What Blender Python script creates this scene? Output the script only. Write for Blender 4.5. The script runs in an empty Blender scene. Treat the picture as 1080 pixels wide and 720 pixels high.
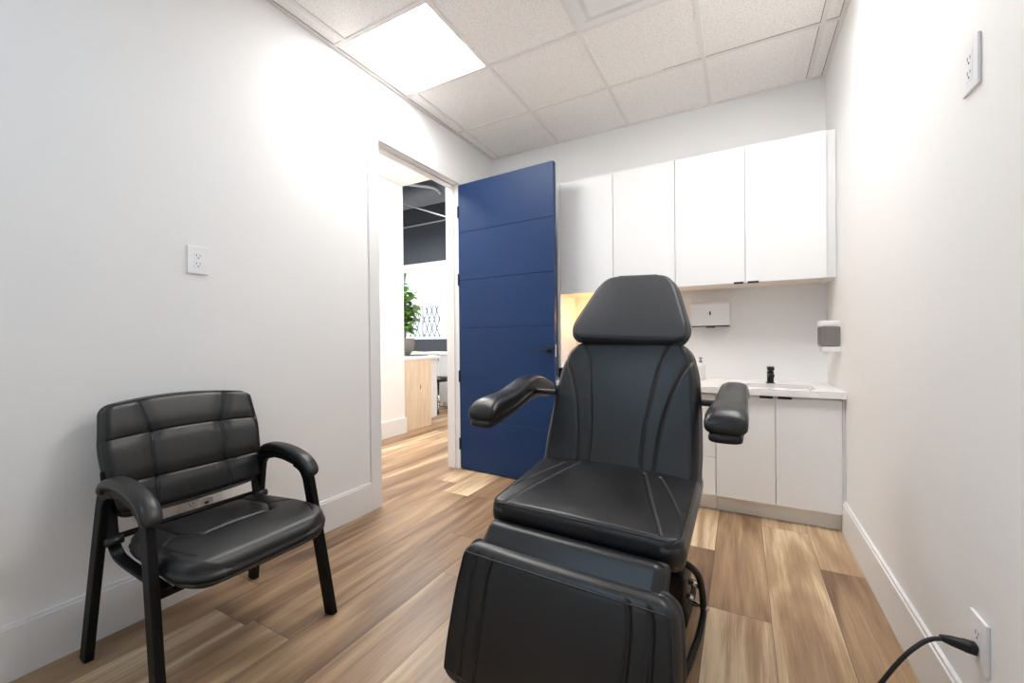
import bpy, bmesh, math, random
import numpy as np
from mathutils import Vector, Matrix
random.seed(7)
C = bpy.context.scene.collection
PI = math.pi

# ------------------------------------------------------------------ materials
def lin(r, g, b):
    f = lambda c: (c/12.92 if c <= .04045 else ((c+.055)/1.055)**2.4)
    return (f(r/255), f(g/255), f(b/255), 1)

class NT:
    def __init__(s, name):
        s.m = bpy.data.materials.new(name); s.m.use_nodes = True
        s.t = s.m.node_tree; s.n = s.t.nodes; s.l = s.t.links
        s.b = s.n['Principled BSDF']
    def add(s, typ, **k):
        n = s.n.new(typ)
        for a, v in k.items():
            if a.startswith('i_'): n.inputs[a[2:].replace('_', ' ')].default_value = v
            else: setattr(n, a, v)
        return n
    def link(s, a, b): s.l.new(a, b)
    def math(s, op, a, b=None):
        n = s.add('ShaderNodeMath', operation=op)
        for i, v in enumerate((a, b)):
            if v is None: continue
            if hasattr(v, 'links'): s.link(v, n.inputs[i])
            else: n.inputs[i].default_value = v
        return n.outputs[0]
    def coords(s): return s.add('ShaderNodeTexCoord').outputs['Object']

def mat(name, col, rough=.5, metal=0, bump=0, bscale=200, vary=0, coat=0, spec=.5, emit=None, estr=0, detail=2):
    k = NT(name); b = k.b
    b.inputs['Base Color'].default_value = col
    b.inputs['Roughness'].default_value = rough; b.inputs['Metallic'].default_value = metal
    b.inputs['Coat Weight'].default_value = coat
    b.inputs['Specular IOR Level'].default_value = spec
    co = k.coords()
    nz = k.add('ShaderNodeTexNoise'); nz.inputs['Scale'].default_value = bscale; nz.inputs['Detail'].default_value = detail
    k.link(co, nz.inputs['Vector'])
    if bump:
        bp = k.add('ShaderNodeBump'); bp.inputs['Strength'].default_value = bump; bp.inputs['Distance'].default_value = .001
        k.link(nz.outputs['Fac'], bp.inputs['Height']); k.link(bp.outputs['Normal'], b.inputs['Normal'])
    if vary:
        n2 = k.add('ShaderNodeTexNoise'); n2.inputs['Scale'].default_value = 3; k.link(co, n2.inputs['Vector'])
        hs = k.add('ShaderNodeHueSaturation'); hs.inputs['Color'].default_value = col
        k.link(k.math('ADD', k.math('MULTIPLY', n2.outputs['Fac'], vary*2), 1-vary), hs.inputs['Value'])
        k.link(hs.outputs['Color'], b.inputs['Base Color'])
    if emit:
        b.inputs['Emission Color'].default_value = emit; b.inputs['Emission Strength'].default_value = estr
    return k.m

def mat_floor():
    k = NT('wood_plank_floor'); b = k.b
    co = k.coords(); sp = k.add('ShaderNodeSeparateXYZ'); k.link(co, sp.inputs[0])
    X = k.math('ADD', sp.outputs['X'], 10-2.268+.0); Y = k.math('ADD', sp.outputs['Y'], 20)
    w, L = .2265, 1.52
    u = k.math('DIVIDE', X, w); row = k.math('FLOOR', u); fu = k.math('FRACT', u)
    wn = k.add('ShaderNodeTexWhiteNoise', noise_dimensions='1D'); k.link(row, wn.inputs['W'])
    v = k.math('ADD', k.math('DIVIDE', Y, L), wn.outputs['Value']); col = k.math('FLOOR', v); fv = k.math('FRACT', v)
    cv = k.add('ShaderNodeCombineXYZ'); k.link(row, cv.inputs[0]); k.link(col, cv.inputs[1])
    w2 = k.add('ShaderNodeTexWhiteNoise', noise_dimensions='2D'); k.link(cv.outputs[0], w2.inputs['Vector'])
    pid = w2.outputs['Value']
    # grain coordinates: shifted per plank, stretched along the plank
    gx = k.math('ADD', sp.outputs['X'], k.math('MULTIPLY', pid, 37)); gy = k.math('ADD', sp.outputs['Y'], k.math('MULTIPLY', pid, 91))
    def noise(sx, sy, det, dist=0, rough=.5):
        c = k.add('ShaderNodeCombineXYZ'); k.link(k.math('MULTIPLY', gx, sx), c.inputs[0]); k.link(k.math('MULTIPLY', gy, sy), c.inputs[1])
        n = k.add('ShaderNodeTexNoise'); n.inputs['Scale'].default_value = 1; n.inputs['Detail'].default_value = det
        n.inputs['Distortion'].default_value = dist; n.inputs['Roughness'].default_value = rough
        k.link(c.outputs[0], n.inputs['Vector']); return n.outputs['Fac']
    broad = noise(6.5, .8, 2, 1.0); fine = noise(210, 5.0, 5, .25, .7); mid = noise(38, 1.3, 3, .8)
    f = k.math('ADD', k.math('MULTIPLY', pid, .40), k.math('MULTIPLY', k.math('SUBTRACT', broad, .5), 1.45))
    f = k.math('ADD', f, k.math('MULTIPLY', k.math('SUBTRACT', mid, .5), .40))
    f = k.math('ADD', f, k.math('MULTIPLY', k.math('SUBTRACT', fine, .5), .62))
    f = k.math('ADD', f, .33)
    rp = k.add('ShaderNodeValToRGB'); e = rp.color_ramp.elements
    e[0].position = .0; e[0].color = lin(*FL[0]); e[1].position = 1; e[1].color = lin(*FL[3])
    a = e.new(.36); a.color = lin(*FL[1]); a = e.new(.68); a.color = lin(*FL[2])
    k.link(f, rp.inputs[0])
    # seams
    du = k.math('MULTIPLY', k.math('MINIMUM', fu, k.math('SUBTRACT', 1, fu)), w)
    dv = k.math('MULTIPLY', k.math('MINIMUM', fv, k.math('SUBTRACT', 1, fv)), L)
    dm = k.math('MINIMUM', du, dv)
    ss = k.add('ShaderNodeMapRange'); ss.inputs['From Min'].default_value = .0006; ss.inputs['From Max'].default_value = .0022
    ss.inputs['To Min'].default_value = .38; ss.inputs['To Max'].default_value = 1
    k.link(dm, ss.inputs['Value'])
    mx = k.add('ShaderNodeMix', data_type='RGBA', blend_type='MULTIPLY'); mx.inputs['Factor'].default_value = 1
    k.link(rp.outputs['Color'], mx.inputs['A']); k.link(ss.outputs['Result'], mx.inputs['B'])
    k.link(mx.outputs['Result'], b.inputs['Base Color'])
    b.inputs['Roughness'].default_value = .36; b.inputs['Specular IOR Level'].default_value = .42
    bp = k.add('ShaderNodeBump'); bp.inputs['Strength'].default_value = .25; bp.inputs['Distance'].default_value = .0015
    k.link(k.math('ADD', k.math('MULTIPLY', fine, .35), ss.outputs['Result']), bp.inputs['Height']); k.link(bp.outputs['Normal'], b.inputs['Normal'])
    return k.m
FL = [(94, 71, 53), (140, 110, 83), (180, 149, 115), (232, 209, 174)]

def mat_tile():
    k = NT('acoustic_ceiling_tile'); b = k.b; co = k.coords()
    n1 = k.add('ShaderNodeTexNoise'); n1.inputs['Scale'].default_value = 135; n1.inputs['Detail'].default_value = 3; k.link(co, n1.inputs['Vector'])
    n2 = k.add('ShaderNodeTexVoronoi'); n2.inputs['Scale'].default_value = 70; k.link(co, n2.inputs['Vector'])
    rp = k.add('ShaderNodeValToRGB'); e = rp.color_ramp.elements
    e[0].position = .32; e[0].color = lin(218, 213, 210); e[1].position = .46; e[1].color = lin(249, 246, 243)
    k.link(n1.outputs['Fac'], rp.inputs[0]); k.link(rp.outputs['Color'], b.inputs['Base Color'])
    b.inputs['Roughness'].default_value = .95; b.inputs['Specular IOR Level'].default_value = .1
    bp = k.add('ShaderNodeBump'); bp.inputs['Strength'].default_value = .5; bp.inputs['Distance'].default_value = .002
    k.link(n1.outputs['Fac'], bp.inputs['Height']); k.link(bp.outputs['Normal'], b.inputs['Normal'])
    return k.m

def mat_leather(name, c, rough, bump=.25):
    k = NT(name); b = k.b; co = k.coords()
    b.inputs['Base Color'].default_value = c
    v = k.add('ShaderNodeTexVoronoi'); v.inputs['Scale'].default_value = 420; k.link(co, v.inputs['Vector'])
    n = k.add('ShaderNodeTexNoise'); n.inputs['Scale'].default_value = 14; n.inputs['Detail'].default_value = 3; k.link(co, n.inputs['Vector'])
    bp = k.add('ShaderNodeBump'); bp.inputs['Strength'].default_value = bump; bp.inputs['Distance'].default_value = .0008
    k.link(v.outputs['Distance'], bp.inputs['Height'])
    b2 = k.add('ShaderNodeBump'); b2.inputs['Strength'].default_value = .12; b2.inputs['Distance'].default_value = .006
    k.link(n.outputs['Fac'], b2.inputs['Height']); k.link(bp.outputs['Normal'], b2.inputs['Normal'])
    k.link(b2.outputs['Normal'], b.inputs['Normal'])
    k.link(k.math('ADD', k.math('MULTIPLY', n.outputs['Fac'], .12), rough-.06), b.inputs['Roughness'])
    b.inputs['Specular IOR Level'].default_value = .55
    return k.m

def mat_plywood():
    k = NT('birch_plywood'); b = k.b; co = k.coords()
    mp = k.add('ShaderNodeMapping'); mp.inputs['Scale'].default_value = (14, 14, 1.6); k.link(co, mp.inputs[0])
    n = k.add('ShaderNodeTexNoise'); n.inputs['Scale'].default_value = 1.5; n.inputs['Detail'].default_value = 4; n.inputs['Distortion'].default_value = 1; k.link(mp.outputs[0], n.inputs['Vector'])
    rp = k.add('ShaderNodeValToRGB'); e = rp.color_ramp.elements
    e[0].position = .3; e[0].color = lin(212, 190, 164); e[1].position = .7; e[1].color = lin(230, 212, 188)
    k.link(n.outputs['Fac'], rp.inputs[0]); k.link(rp.outputs['Color'], b.inputs['Base Color']); b.inputs['Roughness'].default_value = .55
    return k.m

def mat_quartz():
    k = NT('white_quartz'); b = k.b; co = k.coords()
    n = k.add('ShaderNodeTexNoise'); n.inputs['Scale'].default_value = 9; n.inputs['Detail'].default_value = 6; n.inputs['Distortion'].default_value = 2; k.link(co, n.inputs['Vector'])
    rp = k.add('ShaderNodeValToRGB'); e = rp.color_ramp.elements
    e[0].position = .30; e[0].color = lin(234, 231, 228); e[1].position = .5; e[1].color = lin(246, 244, 242)
    k.link(n.outputs['Fac'], rp.inputs[0]); k.link(rp.outputs['Color'], b.inputs['Base Color']); b.inputs['Roughness'].default_value = .25
    return k.m

def mat_glass():
    m = bpy.data.materials.new('window_glass'); m.use_nodes = True; n = m.node_tree.nodes; l = m.node_tree.links
    n.clear(); o = n.new('ShaderNodeOutputMaterial'); mx = n.new('ShaderNodeMixShader'); tr = n.new('ShaderNodeBsdfTransparent'); gl = n.new('ShaderNodeBsdfGlossy')
    fr = n.new('ShaderNodeFresnel'); fr.inputs['IOR'].default_value = 1.45; gl.inputs['Roughness'].default_value = .02
    l.new(fr.outputs[0], mx.inputs[0]); l.new(tr.outputs[0], mx.inputs[1]); l.new(gl.outputs[0], mx.inputs[2]); l.new(mx.outputs[0], o.inputs[0])
    return m

M = dict(
    wall=mat('white_wall_paint', lin(238, 237, 236), .62, bump=.12, bscale=350, vary=.01, spec=.3),
    trim=mat('white_trim_paint', lin(234, 233, 232), .42),
    tile=mat_tile(), grid=mat('white_grid_metal', lin(236, 231, 228), .6, bump=.02, spec=.2),
    gridgap=mat('dark_grid_shadow_gap', lin(120, 115, 110), .6),
    floor=mat_floor(),
    door=mat('navy_door_paint', lin(27, 54, 96), .42, bump=.10, bscale=600, vary=.02, spec=.25),
    cab=mat('white_cabinet_laminate', lin(238, 238, 238), .42, bump=.02, bscale=300),
    cab_in=mat('cabinet_underside_laminate', lin(226, 214, 202), .5),
    quartz=mat_quartz(),
    black=mat('black_powder_coat', lin(11, 11, 12), .5, bump=.1, bscale=900, spec=.22),
    hard=mat('matte_black_hardware', lin(22, 22, 23), .38, bump=.03),
    rubber=mat('black_rubber', lin(17, 17, 18), .5, bump=.1, bscale=400),
    leather=mat_leather('black_upholstery', lin(18, 18, 20), .33),
    headvinyl=mat_leather('soft_headrest_vinyl', lin(40, 42, 47), .46, .4),
    leather2=mat_leather('black_bonded_leather', lin(17, 17, 18), .36, .3),
    pipe=mat_leather('black_piping', lin(24, 24, 26), .38, .1),
    plastic=mat('white_plastic', lin(236, 236, 236), .3, bump=.02),
    plate=mat('white_outlet_plastic', lin(236, 236, 238), .32, bump=.02),
    slot=mat('dark_socket_slot', lin(48, 46, 46), .6),
    smoke=mat('smoked_dispenser_window', lin(124, 119, 116), .25, vary=.1),
    chrome=mat('chrome', lin(205, 205, 205), .18, 1, bump=.01),
    steel=mat('sink_steel', lin(190, 190, 190), .3, 1, bump=.02),
    bottle=mat('frosted_white_bottle', lin(232, 229, 224), .3),
    greycap=mat('grey_pump_cap', lin(140, 136, 132), .35),
    light=mat('light_diffuser', lin(255, 255, 255), .6, emit=(.985, .985, .97, 1), estr=13),
    cool_fill=mat('cool_fill_diffuser', lin(255, 255, 255), .6, emit=(.50, .75, 1, 1), estr=7),  # glow of the added, unseen fill panel behind the viewer
    warm=mat('warm_light_lens', lin(255, 220, 170), .5, emit=(1, .52, .18, 1), estr=12),
    glass=mat_glass(),
    dark=mat('charcoal_office_paint', lin(70, 79, 90), .75, bump=.1, bscale=80),
    duct=mat('painted_duct', lin(112, 121, 132), .5, .3, bump=.05),
    pipew=mat('pale_conduit', lin(190, 194, 198), .4, .2),
    ply=mat_plywood(),
    deskw=mat('white_desk_laminate', lin(226, 229, 233), .45, bump=.02),
    pot=mat('grey_stone_pot', lin(128, 126, 122), .7, bump=.3, bscale=60),
    soil=mat('potting_soil', lin(60, 46, 36), .9, bump=.6, bscale=90),
    leaf=mat('green_leaf', lin(118, 166, 74), .45, bump=.1, bscale=60, vary=.25),
    stem=mat('plant_stem', lin(84, 104, 52), .6, bump=.1),
    paper=mat('white_paper', lin(240, 240, 238), .7, bump=.02),
    yellow=mat('yellow_card', lin(232, 196, 72), .6, bump=.02),
    folder=mat('slate_folder', lin(84, 92, 100), .5, bump=.05),
)

# ------------------------------------------------------------------ mesh helpers
def link_mesh(name, bm, m, parent=None, smooth=False, recalc=True):
    if recalc: bmesh.ops.recalc_face_normals(bm, faces=bm.faces)
    me = bpy.data.meshes.new(name); bm.to_mesh(me); bm.free()
    me.materials.append(m)
    if smooth:
        for p in me.polygons: p.use_smooth = True
    o = bpy.data.objects.new(name, me); C.objects.link(o)
    if parent: o.parent = parent
    return o
def struct(o): o['kind'] = 'structure'; return o
def tag(o, label, cat, group=None):
    o['label'] = label; o['category'] = cat
    if group: o['group'] = group
    return o
def empty(name, loc=(0, 0, 0), rz=0, label=None, cat=None, group=None):
    o = bpy.data.objects.new(name, None); C.objects.link(o); o.location = loc; o.rotation_euler = (0, 0, rz); o.empty_display_size = .1
    if label: tag(o, label, cat, group)
    return o
def copy_tree(o, parent=None):
    c = o.copy(); C.objects.link(c); c.parent = parent
    for ch in list(o.children): copy_tree(ch, c)
    return c
def BM(): return bmesh.new()
def bx(bm, x0, x1, y0, y1, z0, z1, bev=0, seg=2, mtx=None):
    r = bmesh.ops.create_cube(bm, size=1)
    vs = r['verts']
    for v in vs: v.co = Vector((x0+(v.co.x+.5)*(x1-x0), y0+(v.co.y+.5)*(y1-y0), z0+(v.co.z+.5)*(z1-z0)))
    if bev:
        es = list({e for v in vs for e in v.link_edges})
        rr = bmesh.ops.bevel(bm, geom=es, offset=bev, segments=seg, affect='EDGES', profile=.5)
        vs = list({v for f in rr['faces'] for v in f.verts} | {v for v in vs if v.is_valid})
    if mtx is not None:
        for v in vs: v.co = mtx @ v.co
    return bm
def box(name, x0, x1, y0, y1, z0, z1, m, parent=None, bev=0, seg=2, smooth=False, mtx=None):
    return link_mesh(name, bx(BM(), x0, x1, y0, y1, z0, z1, bev, seg, mtx), m, parent, smooth)
def cr(pts, n=8, closed=False):
    P = [Vector(p) for p in pts]; out = []; N = len(P)
    for i in range(N if closed else N-1):
        if closed: a, b, c, d = P[i-1], P[i], P[(i+1) % N], P[(i+2) % N]
        else: a, b, c, d = P[max(i-1, 0)], P[i], P[i+1], P[min(i+2, N-1)]
        for j in range(n):
            t = j/n
            out.append(.5*((2*b)+(c-a)*t+(2*a-5*b+4*c-d)*t*t+(3*b-a-3*c+d)*t**3))
    if not closed: out.append(P[-1])
    return out
def sweep(bm, pts, section, up=None, closed=False, caps=True, scale=None):
    """section: list of (s,t) in the (side, up) frame"""
    P = [Vector(p) for p in pts]; N = len(P); rings = []; prev = None
    for i in range(N):
        if closed: T = (P[(i+1) % N]-P[i-1]).normalized()
        else: T = (P[min(i+1, N-1)]-P[max(i-1, 0)]).normalized()
        if up is not None: u = Vector(up); S = T.cross(u).normalized(); U = S.cross(T).normalized()
        else:
            if prev is None:
                a = Vector((0, 0, 1)) if abs(T.z) < .9 else Vector((1, 0, 0)); S = T.cross(a).normalized()
            else: S = (prev-T*prev.dot(T)).normalized()
            prev = S; U = S.cross(T).normalized()
        k = scale[i] if scale else 1
        rings.append([bm.verts.new(P[i]+S*s*k+U*t*k) for s, t in section])
    m = len(section)
    for i in range(N if closed else N-1):
        A, B = rings[i], rings[(i+1) % N]
        for j in range(m): bm.faces.new((A[j], A[(j+1) % m], B[(j+1) % m], B[j]))
    if caps and not closed:
        bm.faces.new(rings[0][::-1]); bm.faces.new(rings[-1])
    return bm
def circ(r, n=10, sx=1, sy=1): return [(r*sx*math.cos(2*PI*i/n), r*sy*math.sin(2*PI*i/n)) for i in range(n)]
def rrect(w, h, r, k=3):
    out = []
    for cx, cy, a0 in ((w/2-r, h/2-r, 0), (-w/2+r, h/2-r, 90), (-w/2+r, -h/2+r, 180), (w/2-r, -h/2+r, 270)):
        for i in range(k+1):
            a = math.radians(a0+90*i/k); out.append((cx+r*math.cos(a), cy+r*math.sin(a)))
    return out
def tube(name, pts, r, m, parent=None, n=10, closed=False, smooth=True, bm=None, scale=None):
    b = bm or BM(); sweep(b, pts, circ(r, n), closed=closed, scale=scale)
    return None if bm else link_mesh(name, b, m, parent, smooth)
def lathe(bm, prof, seg=24, mtx=None):
    rings = []
    for r, z in prof:
        if r < 1e-5: rings.append([bm.verts.new((0, 0, z))])
        else: rings.append([bm.verts.new((r*math.cos(2*PI*i/seg), r*math.sin(2*PI*i/seg), z)) for i in range(seg)])
    for A, B in zip(rings, rings[1:]):
        for i in range(seg):
            q = [A[i % len(A)], A[(i+1) % len(A)], B[(i+1) % len(B)], B[i % len(B)]]
            q2 = []
            for v in q:
                if v not in q2: q2.append(v)
            if len(q2) >= 3: bm.faces.new(q2)
    if mtx is not None:
        for R in rings:
            for v in R: v.co = mtx @ v.co
    return bm
def frame_rot(bm, fn):
    for v in bm.verts: v.co = fn(v.co)
    return bm

# ---- upholstered pads: a grid over an outline, rounded at its edges, with stitched grooves
def hw_fn(tab, sm=.0):
    bs = np.array([t[0] for t in tab], float); hs = np.array([t[1] for t in tab], float)
    g = np.linspace(bs[0], bs[-1], 400); h = np.interp(g, bs, hs)
    if sm:
        k = max(1, int(sm/(g[1]-g[0]))); ker = np.ones(2*k+1)/(2*k+1); h = np.convolve(np.pad(h, k, mode='edge'), ker, 'valid')
    return lambda b: np.interp(b, g, h)
def seg_dist(A, Bq, poly):
    d = np.full(A.shape, 9.)
    for (x0, y0), (x1, y1) in zip(poly, poly[1:]):
        dx, dy = x1-x0, y1-y0; t = np.clip(((A-x0)*dx+(Bq-y0)*dy)/(dx*dx+dy*dy+1e-12), 0, 1)
        d = np.minimum(d, np.hypot(A-x0-t*dx, Bq-y0-t*dy))
    return d
def samples(n, e):
    s = np.linspace(0, 1, n); k = np.array([0, .04, .12, .24, .4, .6, .8])*e
    s = np.concatenate([k, 1-k, s[(s > e) & (s < 1-e)], [e, 1-e]]); return np.unique(np.round(s, 6))
def pad_shape(hw, b0, b1, thick, er, rc0, rc1, grooves=(), crown=0, erx=None):
    """returns evaluation functions; height along h"""
    erx = erx or er
    L = b1-b0
    def half(b):
        h = hw(b); h = np.array(h, float)
        for r, q in ((rc0, b-b0), (rc1, b1-b)):
            if r:
                m = np.clip(r-q, 0, r); h = h-(r-np.sqrt(np.maximum(r*r-m*m, 0)))
        return h
    def height(a, b, H):
        dx = H-np.abs(a); dy = np.minimum(b-b0, b1-b)
        ex = np.clip(1-dx/erx, 0, 1); ey = np.clip(1-dy/er, 0, 1); q = np.clip(np.hypot(ex, ey), 0, 1)
        top = thick-er+er*np.sqrt(np.maximum(1-q*q, 0))
        if crown: top = top+crown*(1-np.clip(np.abs(a)/np.maximum(H, 1e-4), 0, 1)**2.2)*(1-np.abs(2*(b-b0)/L-1)**2.6)
        fade = np.clip(np.minimum(dx/erx, dy/er)/.9, 0, 1)
        for g in grooves:
            d = seg_dist(a, b, g[0]); top = top-g[1]*np.exp(-(d/g[2])**2)*(fade if len(g) < 4 else 1)
        return top
    return half, height
def pad(name, m, parent, mapf, hw, b0, b1, thick, er, rc0=.03, rc1=.03, grooves=(), crown=0, nu=90, nv=80, erx=None):
    half, height = pad_shape(hw, b0, b1, thick, er, rc0, rc1, grooves, crown, erx)
    T = samples(nv, er/(b1-b0)); S = samples(nu, (erx or er)/(2*float(np.max(hw(np.linspace(b0, b1, 50))))))
    Bv = b0+T*(b1-b0); H = half(Bv)
    A = -H[:, None]+2*H[:, None]*S[None, :]; Bq = np.repeat(Bv[:, None], len(S), 1); HH = np.repeat(H[:, None], len(S), 1)
    top = height(A, Bq, HH)
    eb = (erx or er)*.7
    dx = HH-np.abs(A); dy = np.minimum(Bq-b0, b1-Bq)
    q = np.clip(np.hypot(np.clip(1-dx/eb, 0, 1), np.clip(1-dy/eb, 0, 1)), 0, 1)
    bot = eb-eb*np.sqrt(np.maximum(1-q*q, 0))
    bm = BM(); nT, nS = A.shape
    V1 = [[bm.verts.new(mapf(A[i, j], Bq[i, j], top[i, j])) for j in range(nS)] for i in range(nT)]
    V0 = [[bm.verts.new(mapf(A[i, j], Bq[i, j], bot[i, j])) for j in range(nS)] for i in range(nT)]
    for i in range(nT-1):
        for j in range(nS-1):
            bm.faces.new((V1[i][j], V1[i][j+1], V1[i+1][j+1], V1[i+1][j])); bm.faces.new((V0[i][j], V0[i+1][j], V0[i+1][j+1], V0[i][j+1]))
    ring = [(0, j) for j in range(nS)]+[(i, nS-1) for i in range(1, nT)]+[(nT-1, j) for j in range(nS-2, -1, -1)]+[(i, 0) for i in range(nT-2, 0, -1)]
    # side wall, softly bulging outwards
    NR = len(ring); pa = [(A[i, j], Bq[i, j]) for i, j in ring]; K = 5; bul = min(er*.30, .0055)
    rows = [[V0[i][j] for i, j in ring]]
    nrm = []
    for q in range(NR):
        d = np.array([0., 0.])
        for s in (1, 2, 3):
            p0, p1 = pa[q-s], pa[(q+s) % NR]; v = np.array([p1[1]-p0[1], -(p1[0]-p0[0])]); d += v/(np.hypot(*v)+1e-9)
        nrm.append(d/(np.hypot(*d)+1e-9))
    for k in range(1, K):
        w = bul*math.sin(PI*k/K); row = []
        for q, (i, j) in enumerate(ring):
            h = bot[i, j]+(top[i, j]-bot[i, j])*k/K
            row.append(bm.verts.new(mapf(pa[q][0]+nrm[q][0]*w, pa[q][1]+nrm[q][1]*w, h)))
        rows.append(row)
    rows.append([V1[i][j] for i, j in ring])
    for R0, R1 in zip(rows, rows[1:]):
        for q in range(NR): bm.faces.new((R0[q], R0[(q+1) % NR], R1[(q+1) % NR], R1[q]))
    return link_mesh(name, bm, m, parent, True)
def pad_edge(mapf, hw, b0, b1, thick, er, rc0, rc1, inset, lift=0, n=160, crown=0, erx=None, insx=None, hfix=None):
    """closed loop of points around a pad, INSET in from its outline, on its surface"""
    half, height = pad_shape(hw, b0, b1, thick, er, rc0, rc1, (), crown, erx)
    insx = insx or inset
    bs = b0+inset+(b1-b0-2*inset)*(.5-.5*np.cos(np.linspace(0, PI, n)))
    H = half(bs); ai = np.maximum(H-insx, .001)
    pts = []
    loop = [(ai[k], bs[k]) for k in range(n)]+[(-ai[k], bs[k]) for k in range(n-1, -1, -1)]
    loop2 = []
    for k, (a, b) in enumerate(loop):
        loop2.append((a, b))
        nx = loop[(k+1) % len(loop)]
        d = math.hypot(nx[0]-a, nx[1]-b)
        for j in range(1, int(d/.02)): t = j/int(d/.02); loop2.append((a+(nx[0]-a)*t, b+(nx[1]-b)*t))
    for a, b in loop2:
        h = hfix if hfix is not None else float(height(np.array(a), np.array(b), np.array(float(half(np.array(b))))))+lift
        p = Vector(mapf(a, b, h))
        if not pts or (p-pts[-1]).length > .004: pts.append(p)
    if (pts[0]-pts[-1]).length < .004: pts.pop()
    return pts

# ------------------------------------------------------------------ room shell
W, H, T = 2.647, 2.873, .6096
FR = -5.0                       # wall behind the viewer
GX, GY = .7195, -.5997
OY0, OY1, OZ = -1.475, -.565, 2.452     # doorway in the left wall

struct(box('floor', -7, W+.1, FR-.1, 4.4, -.1, 0, M['floor']))
def wall_with_opening(name, axis, c0, c1, u0, u1, z0, z1, o, m):
    bm = BM(); a0, a1, oz0, oz1 = o
    for (p, q, r, s) in ((u0, a0, z0, z1), (a1, u1, z0, z1), (a0, a1, oz1, z1), (a0, a1, z0, oz0)):
        if q-p < 1e-4 or s-r < 1e-4: continue
        if axis == 'x': bx(bm, c0, c1, p, q, r, s)
        else: bx(bm, p, q, c0, c1, r, s)
    return struct(link_mesh(name, bm, m))
wall_with_opening('wall_left', 'x', -.12, 0, FR, 4.3, 0, 4.6, (OY0-.02, OY1+.02, 0, OZ+.02), M['wall'])
struct(box('wall_back', 0, W, 0, .12, 0, H+.1, M['wall']))
struct(box('wall_right', W, W+.12, FR, .12, 0, H+.1, M['wall']))
wall_with_opening('wall_front', 'y', FR-.12, FR, 0, W, 0, H+.1, (.85, 1.85, 1.15, 2.15), M['wall'])
wf = empty('fill_window', (1.35, FR-.06, 0)); struct(wf)  # window added out of view to let cool fill light in
bm = BM()
for a in ((-.5, -.45, 1.15, 2.15), (.45, .5, 1.15, 2.15), (-.45, .45, 1.15, 1.2), (-.45, .45, 2.1, 2.15), (-.02, .02, 1.2, 2.1)): bx(bm, a[0], a[1], -.03, .03, a[2], a[3])
link_mesh('window_frame', bm, M['trim'], wf); box('pane', -.48, .48, -.004, .004, 1.18, 2.13, M['glass'], wf)

ceil = struct(box('ceiling', -.0, W, FR, 0, H, H+.1, M['tile']))
bm = BM()
gxs = [GX+k*T for k in range(-1, 4)]; gys = [GY-k*T for k in range(0, 8)]
for x in gxs:
    if 0 < x < W: bx(bm, x-.012, x+.012, FR, 0, H-.006, H+.01)
for y in gys: bx(bm, 0, W, y-.012, y+.012, H-.0055, H+.01)
link_mesh('ceiling_grid', bm, M['grid'], ceil)
bm = BM()
bx(bm, 0, .024, FR, 0, H-.006, H+.01); bx(bm, W-.024, W, FR, 0, H-.006, H+.01); bx(bm, .024, W-.024, -.024, 0, H-.0065, H+.01)
link_mesh('wall_angle', bm, M['grid'], ceil)
bm = BM()          # open joints where the cut border tiles sit short of the bars
for (x0, x1, y0, y1) in ((GX-T+.012, GX-T+.0155, GY-2*T+.02, GY-T-.02), (.024, .0275, FR, 0), (W-.0275, W-.024, FR, -.02), (GX+3*T-.0155, GX+3*T-.012, GY+.02, -.03), (GX+3*T-.0155, GX+3*T-.012, GY-T, GY-.02), (GX+1.6*T, W-.03, GY-.0150, GY-.012)):
    bx(bm, x0, x1, y0, y1, H-.001, H+.005)
link_mesh('tile_joint', bm, M['gridgap'], ceil)

def baseboard(name, pts, depth_axis, h=.186, t=.016):
    (x0, y0), (x1, y1) = pts; bm = BM()
    if depth_axis == 'x+': bx(bm, x0, x0+t, y0, y1, 0, h-.012); bx(bm, x0, x0+t-.005, y0, y1, h-.012, h)
    elif depth_axis == 'x-': bx(bm, x0-t, x0, y0, y1, 0, h-.012); bx(bm, x0-t+.005, x0, y0, y1, h-.012, h)
    elif depth_axis == 'y-': bx(bm, x0, x1, y0-t, y0, 0, h)
    return struct(link_mesh(name, bm, M['trim']))
baseboard('baseboard_left', ((0, FR), (0, OY0-.09)), 'x+')
baseboard('baseboard_right', ((W, FR), (W, -.47)), 'x-')
# door frame: jambs, stops, casing
fr = struct(empty('trim_1', (0, 0, 0)))
bm = BM()
bx(bm, -.12, 0, OY0-.02, OY0, 0, OZ); bx(bm, -.12, 0, OY1, OY1+.02, 0, OZ); bx(bm, -.12, 0, OY0-.02, OY1+.02, OZ, OZ+.02)
link_mesh('jamb', bm, M['trim'], fr)
bm = BM()
bx(bm, -.085, -.045, OY0, OY0+.012, 0, OZ); bx(bm, -.085, -.045, OY1-.012, OY1, 0, OZ); bx(bm, -.085, -.045, OY0+.012, OY1-.012, OZ-.012, OZ)
link_mesh('door_stop', bm, M['trim'], fr)
for s, x0, x1 in (('room', 0, .016), ('hall', -.136, -.12)):
    bm = BM()
    bx(bm, x0, x1, OY0-.09, OY0-.004, 0, OZ+.09, .002); bx(bm, x0, x1, OY1+.004, OY1+.09, 0, OZ+.09, .002); bx(bm, x0, x1, OY0-.004, OY1+.004, OZ+.004, OZ+.09, .002)
    link_mesh('casing', bm, M['trim'], fr)

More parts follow.
